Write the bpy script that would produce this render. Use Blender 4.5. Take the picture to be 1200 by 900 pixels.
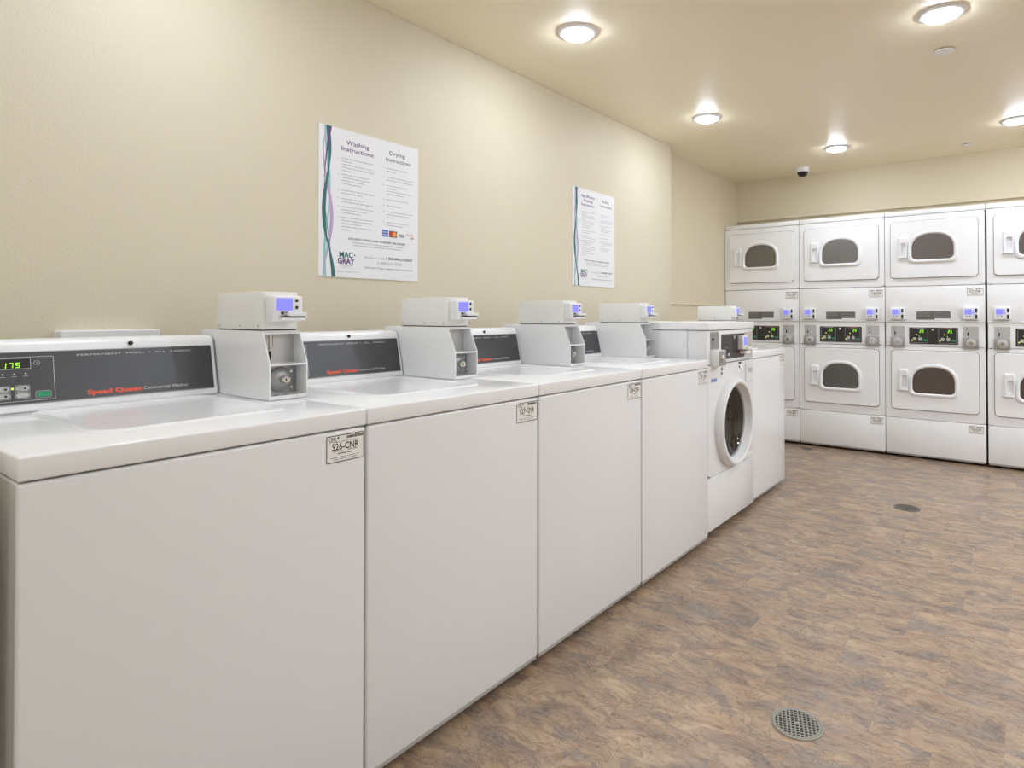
import bpy, bmesh, math, random
from mathutils import Matrix, Vector
random.seed(7)
PI = math.pi
for o in list(bpy.data.objects):
    bpy.data.objects.remove(o)
S = bpy.context.scene
C = S.collection

# ------------------------------------------------------------------ camera
FPX, YAW, PITCH, CX, CY, CAMH = 726.07, 36.3655, 0.7144, 665.43, 359.74, 1.1464
cd = bpy.data.cameras.new('camera'); cam = bpy.data.objects.new('camera', cd); C.objects.link(cam)
cd.sensor_width = 36.0; cd.sensor_fit = 'HORIZONTAL'; cd.lens = FPX * 36 / 1200
cd.shift_x = -(CX - 600) / 1200; cd.shift_y = (CY - 450) / 1200
cd.clip_start = 0.02
cam.location = (0, 0, CAMH)
cam.rotation_euler = (math.radians(90 + PITCH), 0, math.radians(YAW))
S.camera = cam
# ------------------------------------------------------------------ world + view
w = bpy.data.worlds.new('world'); S.world = w; w.use_nodes = True
w.node_tree.nodes['Background'].inputs[0].default_value = (1, 0.97, 0.92, 1)
w.node_tree.nodes['Background'].inputs[1].default_value = 0.0
S.view_settings.view_transform = 'Standard'; S.view_settings.look = 'None'
S.view_settings.gamma = 1; S.view_settings.use_curve_mapping = False
S.view_settings.exposure = 0.0
LIGHT = 141.0          # radiance of the downlight lenses
LIGHT_COL = (0.82, 0.91, 1.055)

# ------------------------------------------------------------------ materials
def lin(c):
    return tuple(((v / 255) / 12.92 if v / 255 <= 0.04045 else ((v / 255 + 0.055) / 1.055) ** 2.4) for v in c) + (1,)
MATS = {}
def mat(name, rgb, rough=0.4, metal=0.0, bump=None, emit=None, coat=0.0, spec=0.5, mottled=0.0):
    if name in MATS: return MATS[name]
    m = bpy.data.materials.new(name); m.use_nodes = True
    nt = m.node_tree; b = nt.nodes['Principled BSDF']
    col = lin(rgb)
    b.inputs['Base Color'].default_value = col
    b.inputs['Roughness'].default_value = rough
    b.inputs['Metallic'].default_value = metal
    b.inputs['Specular IOR Level'].default_value = spec
    b.inputs['Coat Weight'].default_value = coat
    b.inputs['Coat Roughness'].default_value = 0.06
    tc = nt.nodes.new('ShaderNodeTexCoord')
    n = nt.nodes.new('ShaderNodeTexNoise'); n.inputs['Scale'].default_value = 6; n.inputs['Detail'].default_value = 4
    nt.links.new(tc.outputs['Object'], n.inputs['Vector'])
    mp = nt.nodes.new('ShaderNodeMapRange'); mp.inputs[3].default_value = max(0.0, rough - 0.03); mp.inputs[4].default_value = min(1, rough + 0.03)
    nt.links.new(n.outputs['Fac'], mp.inputs[0]); nt.links.new(mp.outputs[0], b.inputs['Roughness'])
    if mottled:
        mx = nt.nodes.new('ShaderNodeMix'); mx.data_type = 'RGBA'
        mx.inputs[6].default_value = tuple(v * (1 - mottled) for v in col[:3]) + (1,); mx.inputs[7].default_value = tuple(min(1, v * (1 + mottled)) for v in col[:3]) + (1,)
        nt.links.new(n.outputs['Fac'], mx.inputs[0]); nt.links.new(mx.outputs[2], b.inputs['Base Color'])
    if bump:
        sc, st, dist = bump
        n2 = nt.nodes.new('ShaderNodeTexNoise'); n2.inputs['Scale'].default_value = sc; n2.inputs['Detail'].default_value = 3
        nt.links.new(tc.outputs['Object'], n2.inputs['Vector'])
        bp = nt.nodes.new('ShaderNodeBump'); bp.inputs['Strength'].default_value = st; bp.inputs['Distance'].default_value = dist
        nt.links.new(n2.outputs['Fac'], bp.inputs['Height']); nt.links.new(bp.outputs['Normal'], b.inputs['Normal'])
    if emit:
        b.inputs['Emission Color'].default_value = lin(emit[0]); b.inputs['Emission Strength'].default_value = emit[1]
    MATS[name] = m
    return m
def glass_mat(name, tint, gloss=0.12, rough=0.03):
    if name in MATS: return MATS[name]
    m = bpy.data.materials.new(name); m.use_nodes = True; nt = m.node_tree
    nt.nodes.remove(nt.nodes['Principled BSDF']); out = nt.nodes['Material Output']
    t = nt.nodes.new('ShaderNodeBsdfTransparent'); t.inputs[0].default_value = lin(tint)
    g = nt.nodes.new('ShaderNodeBsdfGlossy'); g.inputs['Roughness'].default_value = rough
    fr = nt.nodes.new('ShaderNodeFresnel'); fr.inputs[0].default_value = 1.5
    ad = nt.nodes.new('ShaderNodeMath'); ad.operation = 'ADD'; ad.inputs[1].default_value = gloss; ad.use_clamp = True
    mx = nt.nodes.new('ShaderNodeMixShader')
    nt.links.new(fr.outputs[0], ad.inputs[0]); nt.links.new(ad.outputs[0], mx.inputs[0])
    nt.links.new(t.outputs[0], mx.inputs[1]); nt.links.new(g.outputs[0], mx.inputs[2]); nt.links.new(mx.outputs[0], out.inputs[0])
    MATS[name] = m
    return m

WALL = mat('wall_paint', (220, 210, 186), 0.5, bump=(150, 0.30, 0.004), spec=0.35)
WALLF = mat('wall_paint_smooth', (222, 210, 182), 0.5, bump=(150, 0.12, 0.003), spec=0.35)
CEIL = mat('ceiling_paint', (250, 238, 210), 0.38, bump=(140, 0.10, 0.003), spec=0.5)
ENAMEL = mat('white_enamel', (240, 240, 240), 0.20, spec=0.5)
ENTOP = mat('white_top_enamel', (247, 247, 247), 0.15, spec=0.45)
DRYW = mat('white_dryer_enamel', (246, 246, 246), 0.22, spec=0.5)
PLAST = mat('white_plastic', (240, 240, 240), 0.3)
BEIGE = mat('off_white_plastic', (238, 237, 232), 0.4)
GREIGE = mat('greige_plastic', (196, 190, 176), 0.45)
RAIL = mat('grey_rail', (176, 172, 166), 0.5)
DARKGAP = mat('dark_gap', (70, 68, 66), 0.7)
BLACK = mat('black_rubber', (22, 22, 22), 0.6)
FASCIA = mat('charcoal_fascia', (66, 67, 69), 0.32, spec=0.5, mottled=0.12)
FASCIA2 = mat('black_fascia', (46, 45, 45), 0.3)
LINE = mat('light_line_print', (196, 196, 198), 0.5)
FRAME = mat('silver_frame', (150, 148, 146), 0.3, 0.6)
STEEL = mat('brushed_steel', (200, 200, 200), 0.4, 0.5, mottled=0.1)
STEELD = mat('dull_steel', (168, 168, 168), 0.4, 0.55, mottled=0.15)
STEELW = mat('drain_steel', (158, 155, 144), 0.45, 0.4, mottled=0.15)
SEAM = mat('door_seam_shadow', (108, 106, 104), 0.7)
CHROME = mat('chrome', (225, 225, 225), 0.12, 1.0)
INKR = mat('orange_red_print', (240, 92, 62), 0.5)
INKW = mat('pale_print', (205, 205, 205), 0.5)
INKG = mat('grey_print', (150, 150, 152), 0.6)
INKK = mat('black_print', (48, 46, 44), 0.6)
INKGR = mat('soft_grey_print', (188, 186, 192), 0.6)
PURPLE = mat('purple_print', (104, 62, 128), 0.6)
LILAC = mat('lilac_print', (190, 168, 204), 0.6)
TEAL = mat('teal_print', (36, 116, 108), 0.6)
TEALL = mat('pale_teal_print', (150, 200, 200), 0.6)
DKGREEN = mat('dark_green_print', (64, 104, 92), 0.6)
BLUE = mat('blue_print', (60, 110, 196), 0.6)
RED = mat('red_print', (200, 52, 40), 0.6)
ORANGE = mat('orange_print', (240, 160, 50), 0.6)
NAVY = mat('navy_print', (60, 62, 92), 0.6)
PAPER = mat('white_poster_board', (238, 238, 240), 0.45)
TAGM = mat('off_white_label', (250, 247, 242), 0.5)
LCD = mat('lcd_blue', (110, 112, 235), 0.3, emit=((128, 130, 255), 0.75))
LEDG = mat('led_green', (120, 220, 20), 0.4, emit=((150, 235, 30), 1.0))
LEDY = mat('led_yellow', (200, 220, 80), 0.4, emit=((205, 225, 70), 0.8))
GREENK = mat('green_key', (20, 150, 96), 0.4)
GREYK = mat('grey_key', (186, 186, 182), 0.4)
WINDOW = mat('display_window', (28, 24, 20), 0.25)
DRUM = mat('drum_steel', (190, 190, 186), 0.5, 0.3, mottled=0.2)
GASKET = mat('grey_gasket', (150, 150, 150), 0.5)
DOME = mat('smoked_dome', (26, 25, 25), 0.08)
LENS = mat('downlight_lens', (255, 255, 255), 0.5)
_b = LENS.node_tree.nodes['Principled BSDF']; _b.inputs['Emission Color'].default_value = LIGHT_COL + (1,); _b.inputs['Emission Strength'].default_value = LIGHT
LENSD = LENS.copy(); LENSD.name = 'downlight_lens_dim'; LENSD.node_tree.nodes['Principled BSDF'].inputs['Emission Strength'].default_value = LIGHT * 0.45
LENSB = LENS.copy(); LENSB.name = 'downlight_lens_strong'; LENSB.node_tree.nodes['Principled BSDF'].inputs['Emission Strength'].default_value = LIGHT * 2.2
GLASS = glass_mat('dryer_glass', (206, 204, 196), 0.17, 0.28)
GLASSB = glass_mat('dryer_glass_brown', (206, 170, 164), 0.15, 0.28)
GLASSD = glass_mat('dark_washer_glass', (98, 97, 94), 0.05, 0.02)

def tile_material():
    m = bpy.data.materials.new('slate_vinyl'); m.use_nodes = True; nt = m.node_tree; N = nt.nodes; L = nt.links
    b = N['Principled BSDF']
    tc = N.new('ShaderNodeTexCoord'); oi = N.new('ShaderNodeObjectInfo')
    rn = N.new('ShaderNodeVectorMath'); rn.operation = 'SCALE'; rn.inputs[0].default_value = (41.3, 77.7, 13.1); L.new(oi.outputs['Random'], rn.inputs['Scale'])
    ad = N.new('ShaderNodeVectorMath'); ad.operation = 'ADD'; L.new(tc.outputs['Object'], ad.inputs[0]); L.new(rn.outputs[0], ad.inputs[1])
    # warp
    wn = N.new('ShaderNodeTexNoise'); wn.inputs['Scale'].default_value = 7; wn.inputs['Detail'].default_value = 3; L.new(ad.outputs[0], wn.inputs['Vector'])
    ws = N.new('ShaderNodeVectorMath'); ws.operation = 'MULTIPLY_ADD'; ws.inputs[1].default_value = (0.10, 0.07, 0); L.new(wn.outputs['Color'], ws.inputs[0]); L.new(ad.outputs[0], ws.inputs[2])
    def noise(sx, sy, detail, rough, dist=0.0):
        mp = N.new('ShaderNodeMapping'); mp.inputs['Scale'].default_value = (sx, sy, 1); mp.inputs['Rotation'].default_value = (0, 0, math.radians(-7)); L.new(ws.outputs[0], mp.inputs['Vector'])
        n = N.new('ShaderNodeTexNoise'); n.inputs['Scale'].default_value = 1; n.inputs['Detail'].default_value = detail; n.inputs['Roughness'].default_value = rough; n.inputs['Distortion'].default_value = dist
        L.new(mp.outputs[0], n.inputs['Vector']); return n
    def ramp(n, pts):
        r = N.new('ShaderNodeValToRGB'); L.new(n.outputs['Fac'], r.inputs[0])
        e = r.color_ramp.elements
        while len(e) < len(pts): e.new(0.5)
        for k, (p, c) in enumerate(pts): e[k].position = p; e[k].color = c
        return r
    def mix(a, bb, fac, mode='MIX'):
        x = N.new('ShaderNodeMix'); x.data_type = 'RGBA'; x.blend_type = mode
        if isinstance(fac, float): x.inputs[0].default_value = fac
        else: L.new(fac, x.inputs[0])
        if isinstance(a, tuple): x.inputs[6].default_value = a
        else: L.new(a, x.inputs[6])
        if isinstance(bb, tuple): x.inputs[7].default_value = bb
        else: L.new(bb, x.inputs[7])
        return x.outputs[2]
    base = ramp(noise(6, 12, 8, 0.66, 0.7), [(0.28, lin((128, 114, 103))), (0.41, lin((156, 136, 119))), (0.50, lin((174, 151, 129))), (0.60, lin((188, 165, 139))), (0.74, lin((206, 184, 156)))])
    grey = ramp(noise(5.5, 10, 7, 0.62, 0.8), [(0.50, (0, 0, 0, 1)), (0.62, (1, 1, 1, 1))])
    rust = ramp(noise(7, 15, 6, 0.62, 0.5), [(0.53, (0, 0, 0, 1)), (0.66, (1, 1, 1, 1))])
    ochre = ramp(noise(8, 17, 5, 0.6, 0.5), [(0.56, (0, 0, 0, 1)), (0.68, (1, 1, 1, 1))])
    crack = ramp(noise(9, 22, 9, 0.72, 1.0), [(0.468, (1, 1, 1, 1)), (0.490, (0.48, 0.45, 0.43, 1)), (0.50, (0.50, 0.47, 0.45, 1)), (0.512, (1, 1, 1, 1))])
    def times(r, f):
        q = N.new('ShaderNodeMath'); q.operation = 'MULTIPLY'; q.inputs[1].default_value = f; L.new(r.outputs[0], q.inputs[0]); return q.outputs[0]
    c = mix(base.outputs[0], lin((136, 129, 125)), times(grey, 0.70))
    c = mix(c, lin((160, 124, 108)), times(rust, 0.38))
    c = mix(c, lin((200, 168, 126)), times(ochre, 0.35))
    mott = ramp(noise(26, 60, 7, 0.7, 0.5), [(0.30, (0.72, 0.70, 0.69, 1)), (0.48, (1, 1, 1, 1)), (0.70, (1.0, 1.0, 0.98, 1))])
    c = mix(c, mott.outputs[0], 0.9, 'MULTIPLY')
    c = mix(c, crack.outputs[0], 0.75, 'MULTIPLY')
    c = mix(c, (0.94, 0.90, 0.85, 1), 1.0, 'MULTIPLY')
    # each tile a shade of its own
    mr = N.new('ShaderNodeMapRange'); mr.inputs[3].default_value = 0.97; mr.inputs[4].default_value = 1.05; L.new(oi.outputs['Random'], mr.inputs[0])
    tone = N.new('ShaderNodeVectorMath'); tone.operation = 'SCALE'; L.new(c, tone.inputs[0]); L.new(mr.outputs[0], tone.inputs['Scale'])
    L.new(tone.outputs[0], b.inputs['Base Color'])
    nf = noise(40, 110, 6, 0.7)
    rr = N.new('ShaderNodeMapRange'); rr.inputs[3].default_value = 0.10; rr.inputs[4].default_value = 0.36; L.new(nf.outputs['Fac'], rr.inputs[0]); L.new(rr.outputs[0], b.inputs['Roughness'])
    bp = N.new('ShaderNodeBump'); bp.inputs['Strength'].default_value = 0.45; bp.inputs['Distance'].default_value = 0.002
    L.new(nf.outputs['Fac'], bp.inputs['Height']); L.new(bp.outputs['Normal'], b.inputs['Normal'])
    b.inputs['Specular IOR Level'].default_value = 0.6
    return m
SLATE = tile_material()

# ------------------------------------------------------------------ geometry helpers
def newbm(): return bmesh.new()
def add_box(bm, x0, x1, y0, y1, z0, z1, bev=0.0, seg=2, M=None):
    r = bmesh.ops.create_cube(bm, size=1.0)
    vs = r['verts']
    for v in vs:
        v.co = Vector((x0 + (v.co.x + 0.5) * (x1 - x0), y0 + (v.co.y + 0.5) * (y1 - y0), z0 + (v.co.z + 0.5) * (z1 - z0)))
    if M is not None:
        for v in vs: v.co = M @ v.co
    if bev > 0:
        es = list({e for v in vs for e in v.link_edges})
        bmesh.ops.bevel(bm, geom=es, offset=bev, segments=seg, affect='EDGES', profile=0.5, clamp_overlap=True)
    return bm
def box(*a, **k): return add_box(newbm(), *a, **k)
def add_loops(bm, loops, cap0=True, cap1=True, close=False):
    rows = [[bm.verts.new(p) for p in lp] for lp in loops]
    n = len(rows[0])
    idx = list(range(len(rows) - 1)) + ([len(rows) - 1] if close else [])
    for i in idx:
        a, b2 = rows[i], rows[(i + 1) % len(rows)]
        for k in range(n):
            bm.faces.new((a[k], a[(k + 1) % n], b2[(k + 1) % n], b2[k]))
    if cap0 and not close: bm.faces.new(list(reversed(rows[0])))
    if cap1 and not close: bm.faces.new(rows[-1])
    return bm
def add_prism(bm, prof, x0, x1):      # profile in (y, z), extruded along x
    return add_loops(bm, [[(x0, y, z) for y, z in prof], [(x1, y, z) for y, z in prof]])
def add_lathe(bm, prof, centre, axis='Z', seg=40, cap0=False, cap1=False):
    # prof: (r, h) along +axis from centre
    loops = []
    for r, hgt in prof:
        lp = []
        for k in range(seg):
            a = 2 * PI * k / seg; c_, s_ = r * math.cos(a), r * math.sin(a)
            if axis == 'Z': p = (centre[0] + c_, centre[1] + s_, centre[2] + hgt)
            elif axis == 'Y': p = (centre[0] + c_, centre[1] + hgt, centre[2] + s_)
            else: p = (centre[0] + hgt, centre[1] + c_, centre[2] + s_)
            lp.append(p)
        loops.append(lp)
    return add_loops(bm, loops, cap0, cap1)
def rrect(x0, x1, z0, z1, r, n=6):
    pts = []
    for cx_, cz_, a0 in ((x1 - r, z1 - r, 0), (x0 + r, z1 - r, PI / 2), (x0 + r, z0 + r, PI), (x1 - r, z0 + r, 1.5 * PI)):
        for k in range(n + 1):
            a = a0 + PI / 2 * k / n
            pts.append((cx_ + r * math.cos(a), cz_ + r * math.sin(a)))
    return pts
def polar(poly, c, N=72):
    out = []
    for k in range(N):
        a = 2 * PI * k / N + 0.013; d = (math.cos(a), math.sin(a)); best = None
        for i in range(len(poly)):
            p, q = poly[i], poly[(i + 1) % len(poly)]
            ex, ey = q[0] - p[0], q[1] - p[1]; den = d[0] * ey - d[1] * ex
            if abs(den) < 1e-12: continue
            t = ((p[0] - c[0]) * ey - (p[1] - c[1]) * ex) / den
            u = ((p[0] - c[0]) * d[1] - (p[1] - c[1]) * d[0]) / den
            if t > 0 and -1e-6 <= u <= 1 + 1e-6 and (best is None or t > best): best = t
        out.append((c[0] + d[0] * best, c[1] + d[1] * best))
    return out
def scale_about(poly, c, sx, sz=None):
    sz = sx if sz is None else sz
    return [(c[0] + (x - c[0]) * sx, c[1] + (z - c[1]) * sz) for x, z in poly]
def L3(poly, y): return [(x, y, z) for x, z in poly]
def plate(x0, x1, z0, z1, y0, y1, r=0.004, ch=0.0, n=4):     # rounded plate facing -y, from y1 (back) to y0 (front)
    bm = newbm(); c = ((x0 + x1) / 2, (z0 + z1) / 2)
    o = rrect(x0, x1, z0, z1, r, n)
    loops = [L3(o, y1)]
    if ch:
        i = rrect(x0 + ch, x1 - ch, z0 + ch, z1 - ch, max(r - ch, 0.0006), n)
        loops += [L3(o, y0 + ch), L3(i, y0)]
    else: loops += [L3(o, y0)]
    return add_loops(bm, loops)
def frame_ring(outer, inner, y0, y1):       # flat ring facing -y between two loops of equal count
    return add_loops(newbm(), [L3(outer, y1), L3(outer, y0), L3(inner, y0), L3(inner, y1)], close=True)

def finish(bm, name, smooth=True, M=None):
    if M is not None: bmesh.ops.transform(bm, matrix=M, verts=bm.verts)
    bmesh.ops.recalc_face_normals(bm, faces=bm.faces)
    me = bpy.data.meshes.new(name)
    if smooth:
        for f in bm.faces: f.smooth = True
        for e in bm.edges:
            if len(e.link_faces) == 2 and e.calc_face_angle(0) > math.radians(32): e.smooth = False
    bm.to_mesh(me); bm.free()
    return me
def obj(name, bm, m, parent=None, M=None, smooth=True):
    me = bm if isinstance(bm, bpy.types.Mesh) else finish(bm, name, smooth, M)
    o = bpy.data.objects.new(name, me); C.objects.link(o)
    if m is not None and not me.materials: me.materials.append(m)
    if parent is not None: o.parent = parent
    return o
def tag(o, label, cat=None, group=None, kind=None):
    if label: o['label'] = label
    if cat: o['category'] = cat
    if group: o['group'] = group
    if kind: o['kind'] = kind
    return o
def empty(name, loc=(0, 0, 0), rz=0.0):
    o = bpy.data.objects.new(name, None); C.objects.link(o); o.location = loc; o.rotation_euler = (0, 0, rz); o.empty_display_size = 0.1
    return o
def kids(o): return [c for c in bpy.data.objects if c.parent == o]
def copy_tree(o, parent=None):
    c = o.copy(); C.objects.link(c); c.parent = parent
    for ch in kids(o): copy_tree(ch, c)
    return c
# ---- lettering
_tc = {}
def glyphs(s, bold):
    key = (s, bold)
    if key in _tc: return _tc[key]
    cu = bpy.data.curves.new('lettering', 'FONT'); cu.body = s; cu.size = 1; cu.resolution_u = 2; cu.offset = bold
    o = bpy.data.objects.new('lettering', cu); C.objects.link(o)
    dg = bpy.context.evaluated_depsgraph_get(); dg.update()
    me = bpy.data.meshes.new_from_object(o.evaluated_get(dg))
    vs = [(v.co.x, v.co.y) for v in me.vertices]; fs = [tuple(p.vertices) for p in me.polygons]
    bpy.data.objects.remove(o); bpy.data.curves.remove(cu); bpy.data.meshes.remove(me)
    _tc[key] = (vs, fs); return _tc[key]
CAP = max(y for x, y in glyphs('H', 0.0)[0])
def add_text(bm, s, x, z, h, wdt=None, y=-0.0008, align='L', bold=0.0, slant=0.0):
    vs, fs = glyphs(s, bold)
    x0 = min(v[0] for v in vs); x1 = max(v[0] for v in vs); k = h / CAP
    kx = (wdt / (x1 - x0)) if wdt else k
    tw = (x1 - x0) * kx
    ox = {'L': 0, 'C': -tw / 2, 'R': -tw}[align]
    bv = [bm.verts.new((x + ox + (vx - x0) * kx + slant * vy * k, y, z + vy * k)) for vx, vy in vs]
    for f in fs:
        try: bm.faces.new([bv[i] for i in f])
        except ValueError: pass
    return tw
def add_rect(bm, x0, x1, z0, z1, y):
    v = [bm.verts.new(p) for p in ((x0, y, z0), (x1, y, z0), (x1, y, z1), (x0, y, z1))]
    bm.faces.new(v)
def add_poly(bm, pts, y):
    bm.faces.new([bm.verts.new((a, y, b2)) for a, b2 in pts])
def greek(bm, x0, x1, z, h, y, rnd):         # a line of print too small to read: word-long dashes
    x = x0
    while x < x1 - 0.002:
        l = min(rnd.uniform(0.006, 0.022), x1 - x); add_rect(bm, x, x + l, z, z + h, y); x += l + 0.0028
def outline(bm, x0, x1, z0, z1, t, y, r=0.003):
    o = rrect(x0, x1, z0, z1, r, 3); i = rrect(x0 + t, x1 - t, z0 + t, z1 - t, max(r - t, 0.0003), 3)
    a = [bm.verts.new((p[0], y, p[1])) for p in o]; b2 = [bm.verts.new((p[0], y, p[1])) for p in i]
    n = len(a)
    for k in range(n): bm.faces.new((a[k], a[(k + 1) % n], b2[(k + 1) % n], b2[k]))

# ------------------------------------------------------------------ the room
CEILZ = 2.45
XW1, XW2, YSTEP, YB, YALC, XR, YN = -2.193, -2.288, 4.325, 5.931, 6.50, 4.20, -1.95
def struct(name, bm, m, parent=None):
    o = obj(name, bm, m, parent, smooth=False); o['kind'] = 'structure'; return o
fl = struct('floor', box(-2.5, XR + 0.1, YN - 0.1, YALC + 0.1, -0.08, -0.003), SLATE)
ROW, TS = 0.305, 0.305
tile_me = None
ny = 0
k = -6
while 1.575 + k * ROW < YALC - 0.05:
    y0 = 1.575 + k * ROW
    if y0 > -0.3 and y0 < YB + 0.05:
        xo = -0.355 + (0.0 if k % 2 else TS / 2)
        j = math.floor((XW2 - xo) / TS)
        while xo + j * TS < 1.15:
            xa = xo + j * TS; xc = xa + TS / 2; yc = y0 + ROW / 2
            if tile_me is None:
                tile_me = finish(box(-TS / 2 + 0.0001, TS / 2 - 0.0001, -ROW / 2 + 0.0001, ROW / 2 - 0.0001, -0.003, 0.0, bev=0.0002, seg=1), 'tile', False)
            if xc > XW2 - 0.1:
                t = obj('tile', tile_me, SLATE, fl); t.location = (xc, yc, 0)
            j += 1
    k += 1
struct('ceiling', box(-2.5, XR + 0.1, YN - 0.1, YALC + 0.1, CEILZ, CEILZ + 0.08), CEIL)
struct('wall_left', box(XW1 - 0.3, XW1, YN - 0.1, YSTEP, -0.003, CEILZ, bev=0.004, seg=2), WALL)
struct('wall_left_far', box(XW2 - 0.2, XW2, YSTEP - 0.02, YALC + 0.1, -0.003, CEILZ), WALLF)
struct('wall_back', box(XW2 - 0.02, XR + 0.1, YB, YALC + 0.1, 2.058, CEILZ), WALLF)
struct('wall_alcove', box(XW2 - 0.02, XR + 0.1, YALC, YALC + 0.1, -0.003, 2.058), WALLF)
struct('trim_2', box(XW2, XR, YB + 0.035, YB + 0.06, 1.985, 2.058), WALLF)
struct('wall_right', box(XR, XR + 0.1, YN - 0.1, YALC + 0.1, -0.003, CEILZ), WALL)
struct('wall_near', box(XW1 - 0.1, XR + 0.1, YN - 0.1, YN, -0.003, CEILZ), WALL)
struct('wall_added_shade', box(XW1, -1.335, 0.125, 0.225, -0.003, 0.96, bev=0.004, seg=2), WALL)  # unseen low wall, added to darken the nearest washer's left side
struct('trim_1', box(XW2, XW2 + 0.012, YSTEP, 5.60, 1.228, 1.241, bev=0.002, seg=1), WALLF)

# ------------------------------------------------------------------ print and small devices shared by the machines
def id_label(parent, x0, z0, wdt, hgt, y, number, detail=True):
    """rating label glued on a panel: sheet, dark border, print"""
    o = obj('identification_label', plate(x0, x0 + wdt, z0, z0 + hgt, y - 0.0008, y, 0.003), TAGM, parent)
    bm = newbm(); yy = y - 0.0012
    outline(bm, x0 + 0.0005, x0 + wdt - 0.0005, z0 + 0.0005, z0 + hgt - 0.0005, 0.0019, yy)
    add_text(bm, 'CSC', x0 + wdt * 0.05, z0 + hgt * 0.81, hgt * 0.11, wdt * 0.2, yy, bold=0.02)
    add_poly(bm, [(x0 + wdt * (0.28 + 0.05 * a), z0 + hgt * (0.81 + 0.13 * b2)) for a, b2 in ((0.4, 0), (1, 0.6), (0.7, 0.6), (1.1, 1), (0.2, 0.9), (0, 0.5), (0.4, 0.5))], yy)
    rnd = random.Random(number)
    xx = x0 + wdt * 0.52
    while xx < x0 + wdt * 0.94:                       # bar code
        wv = rnd.choice((0.0006, 0.0012, 0.002)); add_rect(bm, xx, xx + wv, z0 + hgt * 0.83, z0 + hgt * 0.93, yy); xx += wv + rnd.choice((0.0005, 0.001))
    add_text(bm, number, x0 + wdt * 0.5, z0 + hgt * 0.455, hgt * 0.235, wdt * 0.70, yy, 'C', 0.015)
    greek(bm, x0 + wdt * 0.2, x0 + wdt * 0.82, z0 + hgt * 0.74, 0.0008, yy, rnd)
    greek(bm, x0 + wdt * 0.07, x0 + wdt * 0.3, z0 + hgt * 0.755, 0.001, yy, rnd)
    greek(bm, x0 + wdt * 0.18, x0 + wdt * 0.42, z0 + hgt * 0.395, 0.0014, yy, rnd)
    greek(bm, x0 + wdt * 0.55, x0 + wdt * 0.82, z0 + hgt * 0.40, 0.0014, yy, rnd)
    greek(bm, x0 + wdt * 0.3, x0 + wdt * 0.7, z0 + hgt * 0.30, 0.0022, yy, rnd)
    greek(bm, x0 + wdt * 0.1, x0 + wdt * 0.88, z0 + hgt * 0.18, 0.001, yy, rnd)
    greek(bm, x0 + wdt * 0.18, x0 + wdt * 0.8, z0 + hgt * 0.11, 0.001, yy, rnd)
    obj('label_print', bm, INKK, o, smooth=False)
    return o
SEG = {'1': 'bc', '7': 'abc', '5': 'afgcd', '0': 'abcdef', '2': 'abged', '6': 'afgedc', '3': 'abgcd'}
def add_seven(bm, s, x, z, wd, h, y, gap, slant=0.12):
    t = h * 0.15
    for ch in s:
        for g in SEG[ch]:
            hz = {'a': (0.1, 0.9, 1 - t / h, 1), 'd': (0.1, 0.9, 0, t / h), 'g': (0.1, 0.9, 0.5 - t / h / 2, 0.5 + t / h / 2)}
            vt = {'b': (1 - t / wd, 1, 0.54, 0.96), 'c': (1 - t / wd, 1, 0.04, 0.46), 'f': (0, t / wd, 0.54, 0.96), 'e': (0, t / wd, 0.04, 0.46)}
            a0, a1, b0, b1 = (hz.get(g) or vt.get(g))
            add_poly(bm, [(x + wd * a + slant * h * b2, z + h * b2) for a, b2 in ((a0, b0), (a1, b0), (a1, b1), (a0, b1))], y)
        x += wd + gap

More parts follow.
